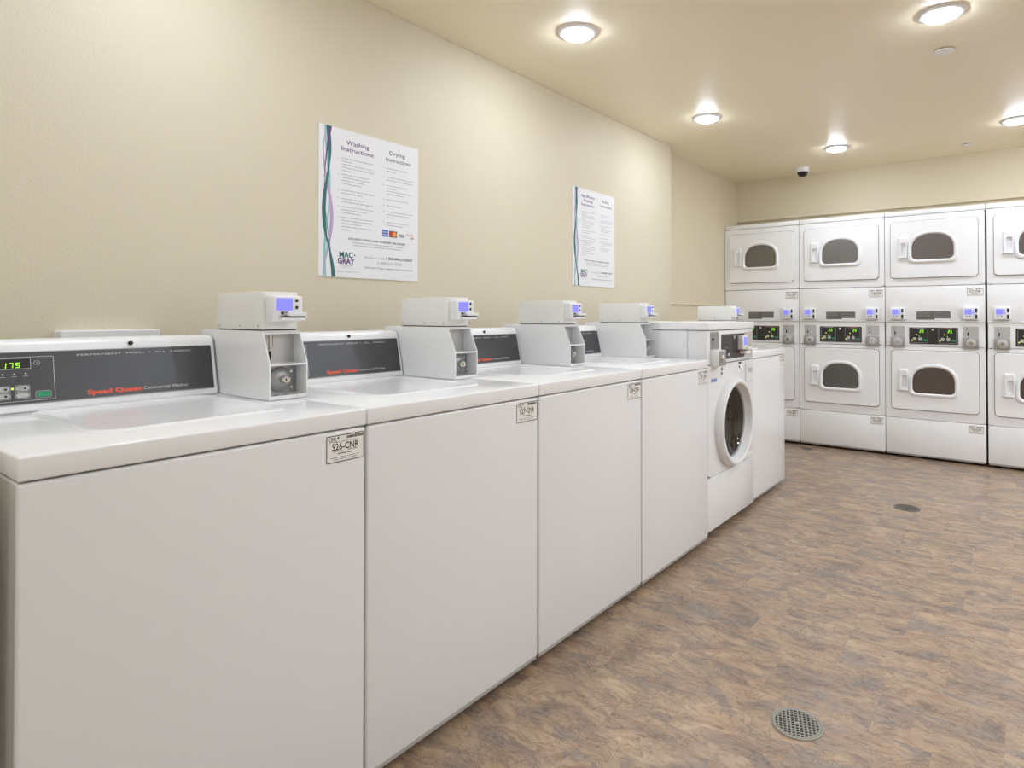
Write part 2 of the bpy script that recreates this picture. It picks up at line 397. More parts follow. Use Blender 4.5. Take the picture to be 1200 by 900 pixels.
# ------------------------------------------------------------------ top-load washer (faces -y, x to its right, front at y = 0)
WW = 0.648
def make_top_loader():
    root = empty('top_load_washer')
    obj('cabinet', box(0.003, WW - 0.003, 0.012, 0.705, 0.040, 0.874, bev=0.003, seg=1), ENAMEL, root)
    obj('front_panel', box(0.001, WW - 0.001, 0.0, 0.022, 0.034, 0.8758, bev=0.006, seg=3), ENAMEL, root)
    obj('base_rail', box(0.003, WW - 0.003, 0.003, 0.03, 0.0225, 0.0335, bev=0.002, seg=1), RAIL, root)
    for fx in (0.05, WW - 0.05):
        for fy in (0.10, 0.64):
            obj('levelling_foot', add_lathe(newbm(), [(0.012, 0.045), (0.012, 0.014), (0.022, 0.010), (0.022, 0.0)], (fx, fy, 0), 'Z', 16, True, True), BLACK, root)
    obj('top_panel', box(-0.0005, WW + 0.0005, -0.002, 0.706, 0.8792, 0.9195, bev=0.0045, seg=3), ENTOP, root)
    # lid: raised rim around a shallow dish
    bm = newbm(); loops = []
    for ins, z in ((0, 0.9190), (0.002, 0.9218), (0.006, 0.9232), (0.022, 0.9232), (0.034, 0.9212), (0.046, 0.9204)):
        loops.append([(x, y, z) for x, y in rrect(0.135 + ins, 0.535 - ins, 0.128 + ins, 0.572 - ins, 0.05 - ins * 0.6, 8)])
    obj('lid', add_loops(bm, loops), ENTOP, root)
    # console
    con = obj('console', add_prism(newbm(), [(0.578, 0.9195), (0.579, 0.9265), (0.6115, 1.068), (0.6165, 1.079), (0.626, 1.0855), (0.64, 1.0875), (0.70, 1.0875), (0.70, 0.9195)], 0.040, 0.567), PLAST, root)
    md = con.modifiers.new('bevel', 'BEVEL'); md.width = 0.006; md.segments = 3; md.limit_method = 'ANGLE'; md.angle_limit = math.radians(50)
    M = Matrix.Translation((0, 0.5795, 0.925)) @ Matrix.Rotation(-math.atan2(0.034, 0.155), 4, 'X')
    obj('fascia_frame', plate(0.044, 0.557, 0.0125, 0.1375, -0.0022, 0.004, 0.004, 0.001), FRAME, con, M)
    obj('fascia', plate(0.0465, 0.5545, 0.015, 0.135, -0.003, 0.0, 0.003), FASCIA, con, M)
    Y0 = -0.0034
    bm = newbm(); outline(bm, 0.060, 0.1945, 0.0205, 0.1245, 0.0012, Y0); outline(bm, 0.068, 0.1516, 0.0962, 0.1222, 0.0011, Y0, 0.001)
    bm2 = bm
    # small marks above keys and key outlines
    for xx in (0.0800, 0.1003, 0.1207, 0.1414):
        add_poly(bm, [(xx + 0.002 * math.cos(a * PI / 4), 0.085 + 0.002 * math.sin(a * PI / 4)) for a in range(8)], Y0)
        add_rect(bm, xx - 0.0045, xx + 0.0045, 0.0785, 0.0795, Y0)
    outline(bm, 0.1565, 0.1685, 0.1045, 0.1145, 0.0008, Y0, 0.0045); add_rect(bm, 0.1605, 0.1645, 0.1090, 0.1100, Y0)
    for zz in (0.0505, 0.0345):
        for xa in (0.086, 0.1205): outline(bm, xa, xa + 0.0272, zz - 0.0078, zz + 0.0078, 0.0008, Y0, 0.003)
    outline(bm, 0.1575, 0.1870, 0.0255, 0.0425, 0.0009, Y0, 0.004)
    obj('panel_lines', bm, LINE, con, M, smooth=False)
    bm = newbm(); rnd = random.Random(3)
    s = 'PERMANENT  PRESS  \u2022  ALL  FABRIC'
    add_text(bm, s, 0.2405, 0.1215, 0.0046, 0.262, Y0)
    obj('cycle_lettering', bm, INKW, con, M, smooth=False)
    obj('display_window', plate(0.0695, 0.1502, 0.0975, 0.1208, -0.0036, -0.003, 0.001), WINDOW, con, M)
    bm = newbm(); add_seven(bm, '175', 0.0985, 0.0992, 0.0082, 0.0125, -0.0040, 0.0040); obj('display_digits', bm, LEDG, con, M, smooth=False)
    for zz in (0.0505, 0.0345):
        for xa in (0.0875, 0.1220): obj('key', plate(xa, xa + 0.0242, zz - 0.0058, zz + 0.0058, -0.0050, -0.003, 0.0055, 0.0008), GREYK, con, M)
    bm = newbm()
    for zz, xx in ((0.0505, 0.1385), (0.0505, 0.104), (0.0345, 0.104)):
        add_poly(bm, [(xx + 0.0028 * math.cos(a * PI / 5), zz + 0.0028 * math.sin(a * PI / 5)) for a in range(10)], -0.0054)
    outline(bm, 0.1262, 0.1335, 0.047, 0.0542, 0.0006, -0.0054, 0.003)
    obj('key_symbols', bm, INKK, con, M, smooth=False)
    obj('start_key', plate(0.1605, 0.1840, 0.0280, 0.0400, -0.0050, -0.003, 0.003, 0.0008), GREENK, con, M)
    bm = newbm(); add_poly(bm, [(0.1165 + 0.0024 * math.cos(a * PI / 5), 0.0512 + 0.003 * math.sin(a * PI / 5)) for a in range(10)], Y0); obj('indicator_light', bm, LEDY, con, M, smooth=False)
    bm = newbm(); add_text(bm, 'Speed Queen', 0.2575, 0.0240, 0.0106, 0.1175, Y0, bold=0.045); obj('brand_lettering', bm, INKR, con, M, smooth=False)
    bm = newbm(); add_text(bm, 'Commercial Washer', 0.3795, 0.0248, 0.0082, 0.1085, Y0, bold=0.0); obj('model_lettering', bm, INKW, con, M, smooth=False)
    obj('lock_plug', add_lathe(newbm(), [(0.0055, 0.004), (0.0055, -0.003), (0.003, -0.0045)], (0.358, 0.0, 0.1500), 'Y', 14, True, True), BLACK, con, M)
    coin_meter(root, WW - 0.075)
    return root

def coin_meter(root, x0, lower=True):
    """sloped coin housing beside the console with the card reader box on it; x0 is its left side"""
    x1 = x0 + 0.108; t = 0.0035; B = 0.9205
    bm = newbm()
    side = [(0.309, B), (0.3105, 1.016), (0.349, 1.103), (0.70, 1.103), (0.70, B)]
    add_prism(bm, side, x0, x0 + t); add_prism(bm, side, x1 - t, x1)
    add_box(bm, x0 + t, x1 - t, 0.352, 0.70, 1.099, 1.103)            # roof
    add_box(bm, x0 + t, x1 - t, 0.385, 0.389, B, 1.099)               # inner wall
    add_box(bm, x0 + t, x1 - t, 0.3105, 0.385, B, B + 0.010)          # sill
    add_box(bm, x0 + t, x1 - t, 0.3125, 0.385, 1.010, 1.0145)         # shelf
    add_box(bm, x0 + t, x1 - t, 0.344, 0.3855, 1.094, 1.0985)          # head
    h = obj('coin_meter', bm, BEIGE if False else ENAMEL, root)
    obj('coin_plate', plate(x0 + t, x1 - t, 1.0145, 1.094, 0.3790, 0.3850, 0.001), STEEL, h)
    obj('coin_slot', plate(x0 + 0.041, x0 + 0.0445, 1.058, 1.090, 0.3776, 0.379, 0.001), BLACK, h)
    obj('coin_guide', plate(x0 + 0.035, x0 + 0.0405, 1.056, 1.091, 0.3740, 0.379, 0.001), CHROME, h)
    obj('coin_return', plate(x0 + 0.033, x0 + 0.040, 1.020, 1.046, 0.3776, 0.379, 0.001), BLACK, h)
    obj('return_lever', box(x0 + 0.030, x0 + 0.044, 0.366, 0.379, 1.049, 1.055, bev=0.0015, seg=1), CHROME, h)
    obj('lock_plate', plate(x0 + t, x1 - t, B + 0.010, 1.010, 0.3625, 0.3690, 0.001), STEELD, h)
    lc = (x0 + 0.056, 0.3625, 0.969)
    obj('lock_cup', add_lathe(newbm(), [(0.034, 0.0), (0.032, -0.006), (0.024, -0.012), (0.012, -0.015)], lc, 'Y', 28, True, True), STEELD, h)
    obj('lock_cylinder', add_lathe(newbm(), [(0.0125, 0.0), (0.0125, -0.022), (0.0100, -0.025), (0.0075, -0.0225), (0.0, -0.0225)], (lc[0] + 0.004, lc[1] - 0.006, lc[2]), 'Y', 20, True, False), CHROME, h)
    obj('keyhole', plate(lc[0] + 0.0025, lc[0] + 0.0055, lc[2] - 0.004, lc[2] + 0.004, 0.3335, 0.3345, 0.0013), BLACK, h)
    for bz in (0.990, 0.945):
        obj('bolt', add_lathe(newbm(), [(0.0045, 0.0), (0.0040, -0.003), (0.0015, -0.004)], (x1 - 0.018, 0.3625, bz), 'Y', 10, True, True), CHROME, h)
    for bx in (0.022, 0.048):
        obj('sill_slot', box(x0 + bx, x0 + bx + 0.012, 0.322, 0.334, B + 0.0095, B + 0.0106), DARKGAP, h)
    reader_box(root, x0)
def reader_box(root, x0):
    u = obj('card_reader_box', box(x0 + 0.001, x0 + 0.101, 0.350, 0.606, 1.1065, 1.2085, bev=0.0025, seg=2), BEIGE, root)
    for yy in (0.372, 0.472, 0.590):
        obj('screw', add_lathe(newbm(), [(0.0030, 0.0), (0.0026, -0.0012)], (x0 + 0.001, yy, 1.1160), 'X', 10, True, True), RAIL, u)
    obj('box_seam', box(x0 + 0.003, x0 + 0.099, 0.356, 0.60, 1.1030, 1.1066), DARKGAP, u)
    obj('card_reader', box(x0 + 0.010, x0 + 0.097, 0.316, 0.352, 1.1275, 1.1975, bev=0.006, seg=3), PLAST, u)
    obj('screen', plate(x0 + 0.022, x0 + 0.066, 1.1575, 1.1905, 0.3146, 0.318, 0.002), LCD, u)
    for kx, kz in ((0.0745, 1.1850), (0.0745, 1.1660)): obj('reader_key', plate(x0 + kx, x0 + kx + 0.0070, kz - 0.004, kz + 0.004, 0.3140, 0.317, 0.001), INKK, u)
    for kx in (0.034, 0.046): obj('reader_key', plate(x0 + kx, x0 + kx + 0.0075, 1.1475, 1.1545, 0.3140, 0.317, 0.001), INKK, u)
    obj('card_slot_lip', box(x0 + 0.046, x0 + 0.098, 0.293, 0.320, 1.1425, 1.1525, bev=0.003, seg=2), PLAST, u)
    obj('card_slot_lip', box(x0 + 0.030, x0 + 0.096, 0.300, 0.320, 1.1300, 1.1385, bev=0.003, seg=2), PLAST, u)
    obj('card_slot', box(x0 + 0.032, x0 + 0.0955, 0.302, 0.320, 1.1384, 1.1426), BLACK, u)

XF = -1.2864
proto = make_top_loader()
spots = [(0.2754, 0.9218, XF, '526-CNR', 'white top-load washer nearest the camera, labelled 526-CNR, display reading 175'),
         (0.9252, 1.5825, XF, '527-CNR', 'white top-load washer labelled 527-CNR, second from the left in the row'),
         (1.5868, 2.2620, XF + 0.001, '528-CNR', 'white top-load washer third in the row, between the 527-CNR washer and the fourth washer'),
         (2.2660, 2.9305, XF + 0.003, '529-CNR', 'white top-load washer fourth in the row, standing directly before the front-load washer'),
         (3.6450, 4.2950, -1.322, '531-CNR', 'white top-load washer at the far end of the row, beyond the front-load washer')]
washers = []
for i, (ya, yb, xf, num, lab) in enumerate(spots):
    r = proto if i == 0 else copy_tree(proto)
    washers.append((r, ya, yb, xf, num, lab))
for i, (r, ya, yb, xf, num, lab) in enumerate(washers):
    id_label(r, WW - 0.107, 0.8035, 0.1015, 0.0635, 0.0, num)
    r.location = (xf, ya, 0); r.rotation_euler = (0, 0, PI / 2); r.scale = ((yb - ya) / WW, 1, 1)
    tag(r, lab, 'washer', 'top-load washers along the left wall')

# ------------------------------------------------------------------ front-load washer
def make_front_loader():
    W = 0.675
    root = empty('front_load_washer')
    dc = (0.331, 0.0, 0.561)
    bm = newbm()
    for a in (((0.0, 0.012), (0.112, 0.70)), ((0.0, 0.012), (0.012, 0.109)), ((W - 0.012, W), (0.012, 0.70))):
        add_box(bm, a[0][0], a[0][1], a[1][0], a[1][1], 0.040, 1.063, bev=0.0015, seg=1)
    add_box(bm, 0.012, W - 0.012, 0.69, 0.70, 0.04, 1.063); add_box(bm, 0.012, W - 0.012, 0.02, 0.69, 0.04, 0.05)
    add_box(bm, 0.006, 0.010, 0.10, 0.12, 0.05, 1.06)
    obj('cabinet', bm, ENAMEL, root)
    for fx in (0.06, W - 0.06):
        for fy in (0.10, 0.62): obj('levelling_foot', add_lathe(newbm(), [(0.014, 0.045), (0.014, 0.014), (0.024, 0.010), (0.024, 0.0)], (fx, fy, 0), 'Z', 16, True, True), BLACK, root)
    obj('top_panel', box(-0.003, W + 0.003, -0.008, 0.70, 1.066, 1.1065, bev=0.006, seg=3), ENTOP, root)
    obj('kick_panel', box(0.001, W - 0.001, 0.0, 0.02, 0.034, 0.307, bev=0.004, seg=2), ENAMEL, root)
    # front panel with the round opening
    c = (dc[0], dc[2]); N = 72
    outer = polar(rrect(0.001, W - 0.001, 0.311, 0.884, 0.004, 3), c, N)
    hole = polar([(c[0] + 0.205 * math.cos(2 * PI * k / 120), c[1] + 0.205 * math.sin(2 * PI * k / 120)) for k in range(120)], c, N)
    obj('front_panel', frame_ring(outer, hole, 0.0, 0.012), ENAMEL, root)
    cp = obj('control_panel', box(0.001, W - 0.001, 0.002, 0.03, 0.888, 1.0625, bev=0.003, seg=2), ENAMEL, root)
    obj('fascia', plate(0.188, 0.528, 0.906, 1.041, 0.0, 0.004, 0.002), FASCIA2, cp)
    bm = newbm(); outline(bm, 0.20, 0.315, 0.915, 1.032, 0.0016, -0.0004)
    outline(bm, 0.222, 0.29, 0.995, 1.022, 0.001, -0.0004)
    for q in range(3): add_rect(bm, 0.225 + q * 0.022, 0.238 + q * 0.022, 0.965, 0.970, -0.0004)
    obj('panel_lines', bm, INKG, cp, smooth=False)
    bm = newbm(); add_lathe(bm, [(0.011, 0.0), (0.010, -0.003)], (0.375, 0.0, 1.022), 'Y', 16, True, True); obj('badge', bm, CHROME, cp)
    obj('start_key', plate(0.275, 0.306, 0.922, 0.935, -0.002, 0.0, 0.003), GREYK, cp)
    bm = newbm(); add_rect(bm, 0.425, 0.515, 0.945, 0.949, -0.0004); add_rect(bm, 0.44, 0.50, 0.93, 0.934, -0.0004); obj('brand_lettering', bm, INKR, cp, smooth=False)
    obj('side_plate', plate(0.537, 0.645, 0.913, 1.046, -0.003, 0.002, 0.003, 0.001), GREIGE, cp)
    # coin drop
    obj('coin_plate', plate(0.041, 0.146, 0.966, 1.056, -0.002, 0.004, 0.003, 0.0008), STEELD, cp)
    obj('coin_slot', plate(0.062, 0.068, 0.975, 1.025, -0.003, -0.002, 0.002), BLACK, cp)
    obj('coin_button', add_lathe(newbm(), [(0.007, 0.0), (0.006, -0.006)], (0.065, -0.002, 1.018), 'Y', 12, True, True), BLACK, cp)
    cb = obj('coin_vault', box(0.040, 0.140, -0.044, 0.012, 0.879, 0.963, bev=0.003, seg=2), ENAMEL, root)
    obj('vault_plate', plate(0.044, 0.136, 0.883, 0.959, -0.0455, -0.044, 0.003), STEELD, cb)
    obj('lock_cylinder', add_lathe(newbm(), [(0.019, 0.0), (0.017, -0.006), (0.011, -0.012), (0.0, -0.012)], (0.082, -0.0455, 0.922), 'Y', 20, True, False), CHROME, cb)
    obj('keyhole', plate(0.080, 0.084, 0.917, 0.927, -0.0585, -0.0575, 0.0018), BLACK, cb)
    for bx, bz in ((0.052, 0.892), (0.128, 0.892), (0.128, 0.95)): obj('bolt', add_lathe(newbm(), [(0.004, 0.0), (0.003, -0.003)], (bx, -0.0455, bz), 'Y', 10, True, True), CHROME, cb)
    rd = obj('card_reader', box(0.425, 0.500, -0.032, 0.003, 0.950, 1.028, bev=0.005, seg=3), BEIGE, root)
    obj('screen', plate(0.438, 0.490, 0.975, 1.020, -0.0335, -0.031, 0.002), LCD, rd)
    obj('card_slot_lip', box(0.455, 0.525, -0.048, -0.002, 0.948, 0.964, bev=0.003, seg=2), BEIGE, rd)
    obj('card_slot_lip', box(0.450, 0.520, -0.040, -0.002, 0.926, 0.944, bev=0.003, seg=2), BEIGE, rd)
    obj('card_slot', box(0.455, 0.515, -0.036, -0.002, 0.943, 0.949), BLACK, rd)
    # soap drawer
    dr = obj('soap_drawer', plate(0.540, 0.668, 0.756, 0.868, -0.006, 0.004, 0.008, 0.002), ENAMEL, root)
    obj('drawer_grip', plate(0.575, 0.640, 0.812, 0.838, -0.0068, -0.006, 0.006), GREYK, dr)
    obj('drawer_gap', plate(0.5375, 0.6705, 0.7535, 0.8705, -0.0008, 0.001, 0.009), RAIL, dr)
    # notices
    st = obj('warning_sticker', plate(0.178, 0.200, 0.818, 0.870, -0.0008, 0.0, 0.001), TAGM, root)
    bm = newbm(); add_rect(bm, 0.181, 0.197, 0.846, 0.867, -0.0012); add_rect(bm, 0.181, 0.197, 0.822, 0.840, -0.0012); obj('sticker_print', bm, INKK, st, smooth=False)
    st = obj('notice_sticker', plate(0.430, 0.478, 0.826, 0.884, -0.0008, 0.0, 0.001), TAGM, root)
    bm = newbm(); add_rect(bm, 0.433, 0.475, 0.868, 0.880, -0.0012); add_rect(bm, 0.437, 0.455, 0.845, 0.860, -0.0012); add_rect(bm, 0.455, 0.470, 0.832, 0.842, -0.0012); obj('sticker_print', bm, NAVY, st, smooth=False)
    st = obj('logo_sticker', plate(0.045, 0.120, 0.796, 0.814, -0.0008, 0.0, 0.001), mat('pale_blue_print', (132, 156, 206), 0.6), root)
    st = obj('care_sticker', plate(0.585, 0.655, 0.335, 0.405, -0.0008, 0.0, 0.001), TAGM, root)
    bm = newbm(); rnd = random.Random(5)
    for q in range(5): greek(bm, 0.590, 0.650, 0.345 + q * 0.012, 0.005, -0.0012, rnd)
    obj('sticker_print', bm, INKG, st, smooth=False)
    # door
    d = obj('door', add_lathe(newbm(), [(0.241, 0.002), (0.242, -0.015), (0.238, -0.032), (0.230, -0.043), (0.219, -0.046), (0.210, -0.042), (0.205, -0.030), (0.197, 0.004), (0.190, 0.012), (0.2045, 0.016), (0.212, 0.002)], dc, 'Y', 72), PLAST, root)
    obj('door_gasket', add_lathe(newbm(), [(0.198, -0.002), (0.190, 0.001), (0.185, 0.008), (0.191, 0.013)], dc, 'Y', 64), GASKET, d)
    obj('door_glass', add_lathe(newbm(), [(0.194, 0.004), (0.187, 0.003), (0.156, 0.026), (0.11, 0.046), (0.06, 0.056), (0.012, 0.058)], dc, 'Y', 64, False, True), GLASSD, d)
    obj('door_hinge', box(0.565, 0.592, -0.03, 0.003, 0.52, 0.60, bev=0.004, seg=2), PLAST, d)
    dm = obj('drum', add_lathe(newbm(), [(0.196, 0.036), (0.25, 0.08), (0.25, 0.40), (0.235, 0.415), (0.0, 0.415)], dc, 'Y', 48), DRUM, root)
    for k in range(3):
        a = PI / 2 + k * 2 * PI / 3 + 0.5
        bm = newbm(); add_loops(bm, [[(dc[0] + math.cos(a + s) * rr_, yy, dc[2] + math.sin(a + s) * rr_) for s, rr_ in ((-0.16, 0.249), (-0.05, 0.20), (0.05, 0.20), (0.16, 0.249))] for yy in (0.09, 0.40)])
        obj('drum_vane', bm, DRUM, dm)
    return root
fl_root = make_front_loader()
fl_root.location = (-1.302, 2.9685, 0); fl_root.rotation_euler = (0, 0, PI / 2); fl_root.scale = (0.978, 1, 1)
tag(fl_root, 'white front-load washer with a round glass porthole door, taller than its neighbours', 'washer')

# ------------------------------------------------------------------ stacked dryer
DW = 0.680
def dshape(cx_, zb, wd, hg, N=96):
    """window outline: flat bottom with rounded corners, arched top"""
    pts = []; r = 0.035; x0, x1 = cx_ - wd / 2, cx_ + wd / 2; zm = zb + hg * 0.42
    for k in range(9): a = 1.5 * PI + PI / 2 * k / 8; pts.append((x1 - r + r * math.cos(a), zb + r + r * math.sin(a)))
    for k in range(33):
        a = PI * k / 32; n = 2.35
        ca, sa = math.cos(a), math.sin(a)
        pts.append((cx_ + wd / 2 * math.copysign(abs(ca) ** (2 / n), ca), zm + (zb + hg - zm) * abs(sa) ** (2 / n)))
    for k in range(9): a = PI + PI / 2 * k / 8; pts.append((x0 + r + r * math.cos(a), zb + r + r * math.sin(a)))
    return pts
def dryer_door(root, z0, z1, zw0, zw1):
    N = 96; x0, x1 = 0.043, 0.637; wc = 0.338
    c = (wc, (zw0 + zw1) / 2)
    win = polar(dshape(wc, zw0, 0.288, zw1 - zw0), c, N)
    def grow(p, e): return polar(dshape(wc, zw0 - e, 0.288 + 2 * e, zw1 - zw0 + 2 * e), c, N)
    outer = polar(rrect(x0, x1, z0, z1, 0.022, 8), c, N); outs = polar(rrect(x0 + 0.004, x1 - 0.004, z0 + 0.004, z1 - 0.004, 0.019, 8), c, N)
    hole = grow(win, 0.004)
    bm = newbm()
    add_loops(bm, [L3(hole, -0.001), L3(outer, -0.001), L3(outer, -0.010), L3(outs, -0.014), L3(hole, -0.014)], close=True)
    d = obj('door', bm, DRYW, root)
    obj('door_seam', frame_ring(polar(rrect(x0 - 0.0035, x1 + 0.0035, z0 - 0.0035, z1 + 0.0035, 0.025, 8), c, N), polar(rrect(x0 + 0.006, x1 - 0.006, z0 + 0.006, z1 - 0.006, 0.018, 8), c, N), -0.0015, 0.0005), SEAM, d)
    rim = newbm()
    add_loops(rim, [L3(grow(win, 0.026), -0.0135), L3(grow(win, 0.024), -0.022), L3(grow(win, 0.018), -0.027), L3(grow(win, 0.008), -0.027), L3(win, -0.018), L3(grow(win, 0.001), 0.030), L3(grow(win, 0.012), 0.030), L3(grow(win, 0.012), -0.0135)], close=True)
    obj('window_rim', rim, PLAST, d)
    pane = obj('window_pane', add_loops(newbm(), [L3(grow(win, 0.003), -0.009), L3(grow(win, 0.003), -0.006)]), GLASS, d)
    # handle: hooded pull
    hx0, hx1 = 0.098, 0.166; hz1 = zw0 + 0.188; hz0 = zw0 + 0.022
    hc = (0.139, (hz0 + hz1) / 2 - 0.018); n = 56
    ho = polar(rrect(hx0, hx1, hz0, hz1, 0.010, 5), hc, n); hm = polar(rrect(hx0 + 0.006, hx1 - 0.004, hz0 + 0.004, hz1 - 0.012, 0.008, 5), hc, n)
    hi = polar(rrect(0.119, 0.157, hz0 + 0.014, hz1 - 0.052, 0.005, 4), hc, n); hb = polar(rrect(0.121, 0.155, hz0 + 0.016, hz1 - 0.060, 0.004, 4), hc, n)
    obj('handle', add_loops(newbm(), [L3(ho, -0.0135), L3(ho, -0.020), L3(hm, -0.033), L3(hi, -0.033), L3(hb, -0.0150)], cap0=True, cap1=True), PLAST, d)
    obj('handle_ledge', box(hx0 - 0.004, hx1 - 0.004, -0.036, -0.0135, hz0 - 0.006, hz0 + 0.004, bev=0.002, seg=2), PLAST, d)
    return d
def dryer_coin(root, x0, right):
    xw = 0.098
    p = obj('coin_plate', plate(x0, x0 + xw, 0.976, 1.056, -0.002, 0.003, 0.004, 0.0008), STEEL, root)
    obj('coin_slot', plate(x0 + 0.024, x0 + 0.033, 0.986, 1.012, -0.003, -0.002, 0.003), BLACK, p)
    obj('coin_return', plate(x0 + 0.018, x0 + 0.026, 1.020, 1.046, -0.003, -0.002, 0.002), STEELD, p)
    v = obj('coin_vault', box(x0 - 0.003, x0 + xw, -0.020, 0.004, 0.887, 0.970, bev=0.003, seg=2), STEELD, root)
    obj('lock_ring', add_lathe(newbm(), [(0.034, 0.0), (0.031, -0.006), (0.022, -0.008)], (x0 + xw / 2, -0.020, 0.928), 'Y', 24, True, True), STEEL, v)
    obj('lock_cylinder', add_lathe(newbm(), [(0.016, 0.0), (0.015, -0.010), (0.0, -0.010)], (x0 + xw / 2, -0.028, 0.928), 'Y', 18, True, False), CHROME, v)
    obj('keyhole', plate(x0 + xw / 2 - 0.0025, x0 + xw / 2 + 0.0025, 0.921, 0.935, -0.0388, -0.038, 0.002), BLACK, v)
    for bx in (0.010, xw - 0.012):
        for bz in (0.897, 0.960): obj('bolt', add_lathe(newbm(), [(0.005, 0.0), (0.004, -0.003)], (x0 + bx, -0.020, bz), 'Y', 8, True, True), CHROME, v)
    r = obj('card_reader', box(x0 - 0.003, x0 + xw + 0.002, -0.030, 0.001, 1.110, 1.2035, bev=0.005, seg=3), PLAST, root)
    obj('screen', plate(x0 + 0.010, x0 + 0.055, 1.148, 1.188, -0.0315, -0.029, 0.002), LCD, r)
    for kx in (0.017, 0.038): obj('reader_key', plate(x0 + kx, x0 + kx + 0.011, 1.128, 1.139, -0.0315, -0.029, 0.002), INKG, r)
    for kz in (1.160, 1.176): obj('reader_key', plate(x0 + 0.060, x0 + 0.069, kz - 0.005, kz + 0.004, -0.0315, -0.029, 0.002), LCD, r)
    for kz in (1.133, 1.180): obj('card_guide', plate(x0 + 0.077, x0 + 0.091, kz - 0.017, kz + 0.013, -0.0315, -0.029, 0.002), INKK, r)
    obj('card_slot_lip', box(x0 + 0.076, x0 + 0.092, -0.040, -0.026, 1.149, 1.160, bev=0.002, seg=1), PLAST, r)
def make_dryer():
    root = empty('stacked_dryer')
    bm = newbm()
    for a in ((0.002, 0.014), (DW - 0.014, DW - 0.002)): add_box(bm, a[0], a[1], 0.013, 0.66, 0.045, 1.976)
    add_box(bm, 0.014, DW - 0.014, 0.65, 0.66, 0.045, 1.976); add_box(bm, 0.014, DW - 0.014, 0.013, 0.65, 1.966, 1.976); add_box(bm, 0.014, DW - 0.014, 0.013, 0.65, 0.045, 0.055)
    obj('cabinet', bm, DRYW, root)
    for fx in (0.06, DW - 0.06):
        for fy in (0.08, 0.58): obj('levelling_foot', add_lathe(newbm(), [(0.014, 0.048), (0.014, 0.014), (0.022, 0.010), (0.022, 0.0)], (fx, fy, 0), 'Z', 12, True, True), BLACK, root)
    obj('kick_panel', box(0, DW, 0.0, 0.013, 0.0335, 0.3150, bev=0.003, seg=2), DRYW, root)
    obj('base_rail', box(0.004, DW - 0.004, 0.006, 0.03, 0.020, 0.0345, bev=0.002, seg=1), RAIL, root)
    zl = (0.525, 0.731); zu = (1.584, 1.785)
    def front(name, z0, z1, zw):
        c = (0.338, (zw[0] + zw[1]) / 2); N = 96
        o = polar(rrect(0.0, DW, z0, z1, 0.003, 2), c, N); i = polar(dshape(0.338, zw[0] - 0.012, 0.312, zw[1] - zw[0] + 0.024), c, N)
        return obj(name, frame_ring(o, i, 0.0, 0.013), DRYW, root)
    front('lower_front_panel', 0.3185, 0.8925, zl); front('upper_front_panel', 1.3765, 1.9415, zu)
    obj('control_panel', box(0.003, DW - 0.003, 0.003, 0.016, 0.8965, 1.0865, bev=0.002, seg=1), DRYW, root)
    obj('trim_rail', box(0, DW, -0.006, 0.016, 1.0885, 1.0985, bev=0.003, seg=2), DRYW, root)
    obj('middle_panel', box(0, DW, 0.0, 0.013, 1.1000, 1.3725, bev=0.003, seg=2), DRYW, root)
    obj('top_rail', box(0, DW, -0.002, 0.02, 1.9445, 1.983, bev=0.004, seg=2), DRYW, root)
    dryer_door(root, 0.389, 0.860, *zl); dryer_door(root, 1.440, 1.893, *zu)
    for zw in (zl, zu):
        dm = obj('drum', add_lathe(newbm(), [(0.20, 0.034), (0.29, 0.08), (0.29, 0.55), (0.27, 0.56), (0.0, 0.56)], (0.338, 0.0, (zw[0] + zw[1]) / 2), 'Y', 40), DRUM, root)
    fa = obj('fascia', plate(0.172, 0.505, 0.914, 1.046, -0.001, 0.004, 0.003), FASCIA2, root)
    for q, xa in enumerate((0.182, 0.374)):
        bm = newbm(); outline(bm, xa, xa + 0.120, 0.923, 1.038, 0.0025, -0.0014, 0.004); obj('panel_lines', bm, INKG, fa, smooth=False)
        bm = newbm(); add_text(bm, 'UPPER' if q == 0 else 'LOWER', xa + 0.06, 1.038, 0.005, 0.07, -0.0016, 'C'); obj('panel_lettering', bm, INKW if q == 0 else INKR, fa, smooth=False)
        bm = newbm(); add_seven(bm, '20' if q == 0 else '26', xa + 0.062, 1.004, 0.011, 0.022, -0.0016, 0.006); obj('display_digits', bm, LEDG, fa, smooth=False)
        bm = newbm(); add_lathe(bm, [(0.005, 0), (0.004, -0.001)], (xa + 0.040, -0.001, 0.990), 'Y', 10, True, True); obj('indicator_light', bm, LEDY, fa)
        bm = newbm(); add_lathe(bm, [(0.003, 0), (0.002, -0.001)], (xa + 0.061, -0.001, 0.976), 'Y', 8, True, True); obj('indicator_light', bm, LEDG, fa)
        for xk in (0.028, 0.066): obj('key', plate(xa + xk - 0.012, xa + xk + 0.012, 0.940, 0.966, -0.003, -0.001, 0.006, 0.0008), GREYK, fa)
        obj('indicator_light', plate(xa + 0.006, xa + 0.014, 0.936, 0.948, -0.002, -0.001, 0.002), LEDY, fa)
        obj('start_key', plate(xa + 0.085, xa + 0.114, 0.937, 0.951, -0.003, -0.001, 0.003, 0.0008), GREENK, fa)
    obj('badge', add_lathe(newbm(), [(0.010, 0), (0.009, -0.003)], (0.336, -0.001, 1.028), 'Y', 16, True, True), CHROME, fa)
    # instruction strip on the middle panel
    s = obj('instruction_strip', add_loops(newbm(), [[(a, y, b2) for a, b2 in ((0.224, 1.108), (0.349, 1.108), (0.349, 1.118), (0.456, 1.118), (0.456, 1.172), (0.224, 1.172))] for y in (0.0, -0.0012)]), mat('dark_strip', (104, 100, 94), 0.45), root)
    bm = newbm(); rnd = random.Random(11)
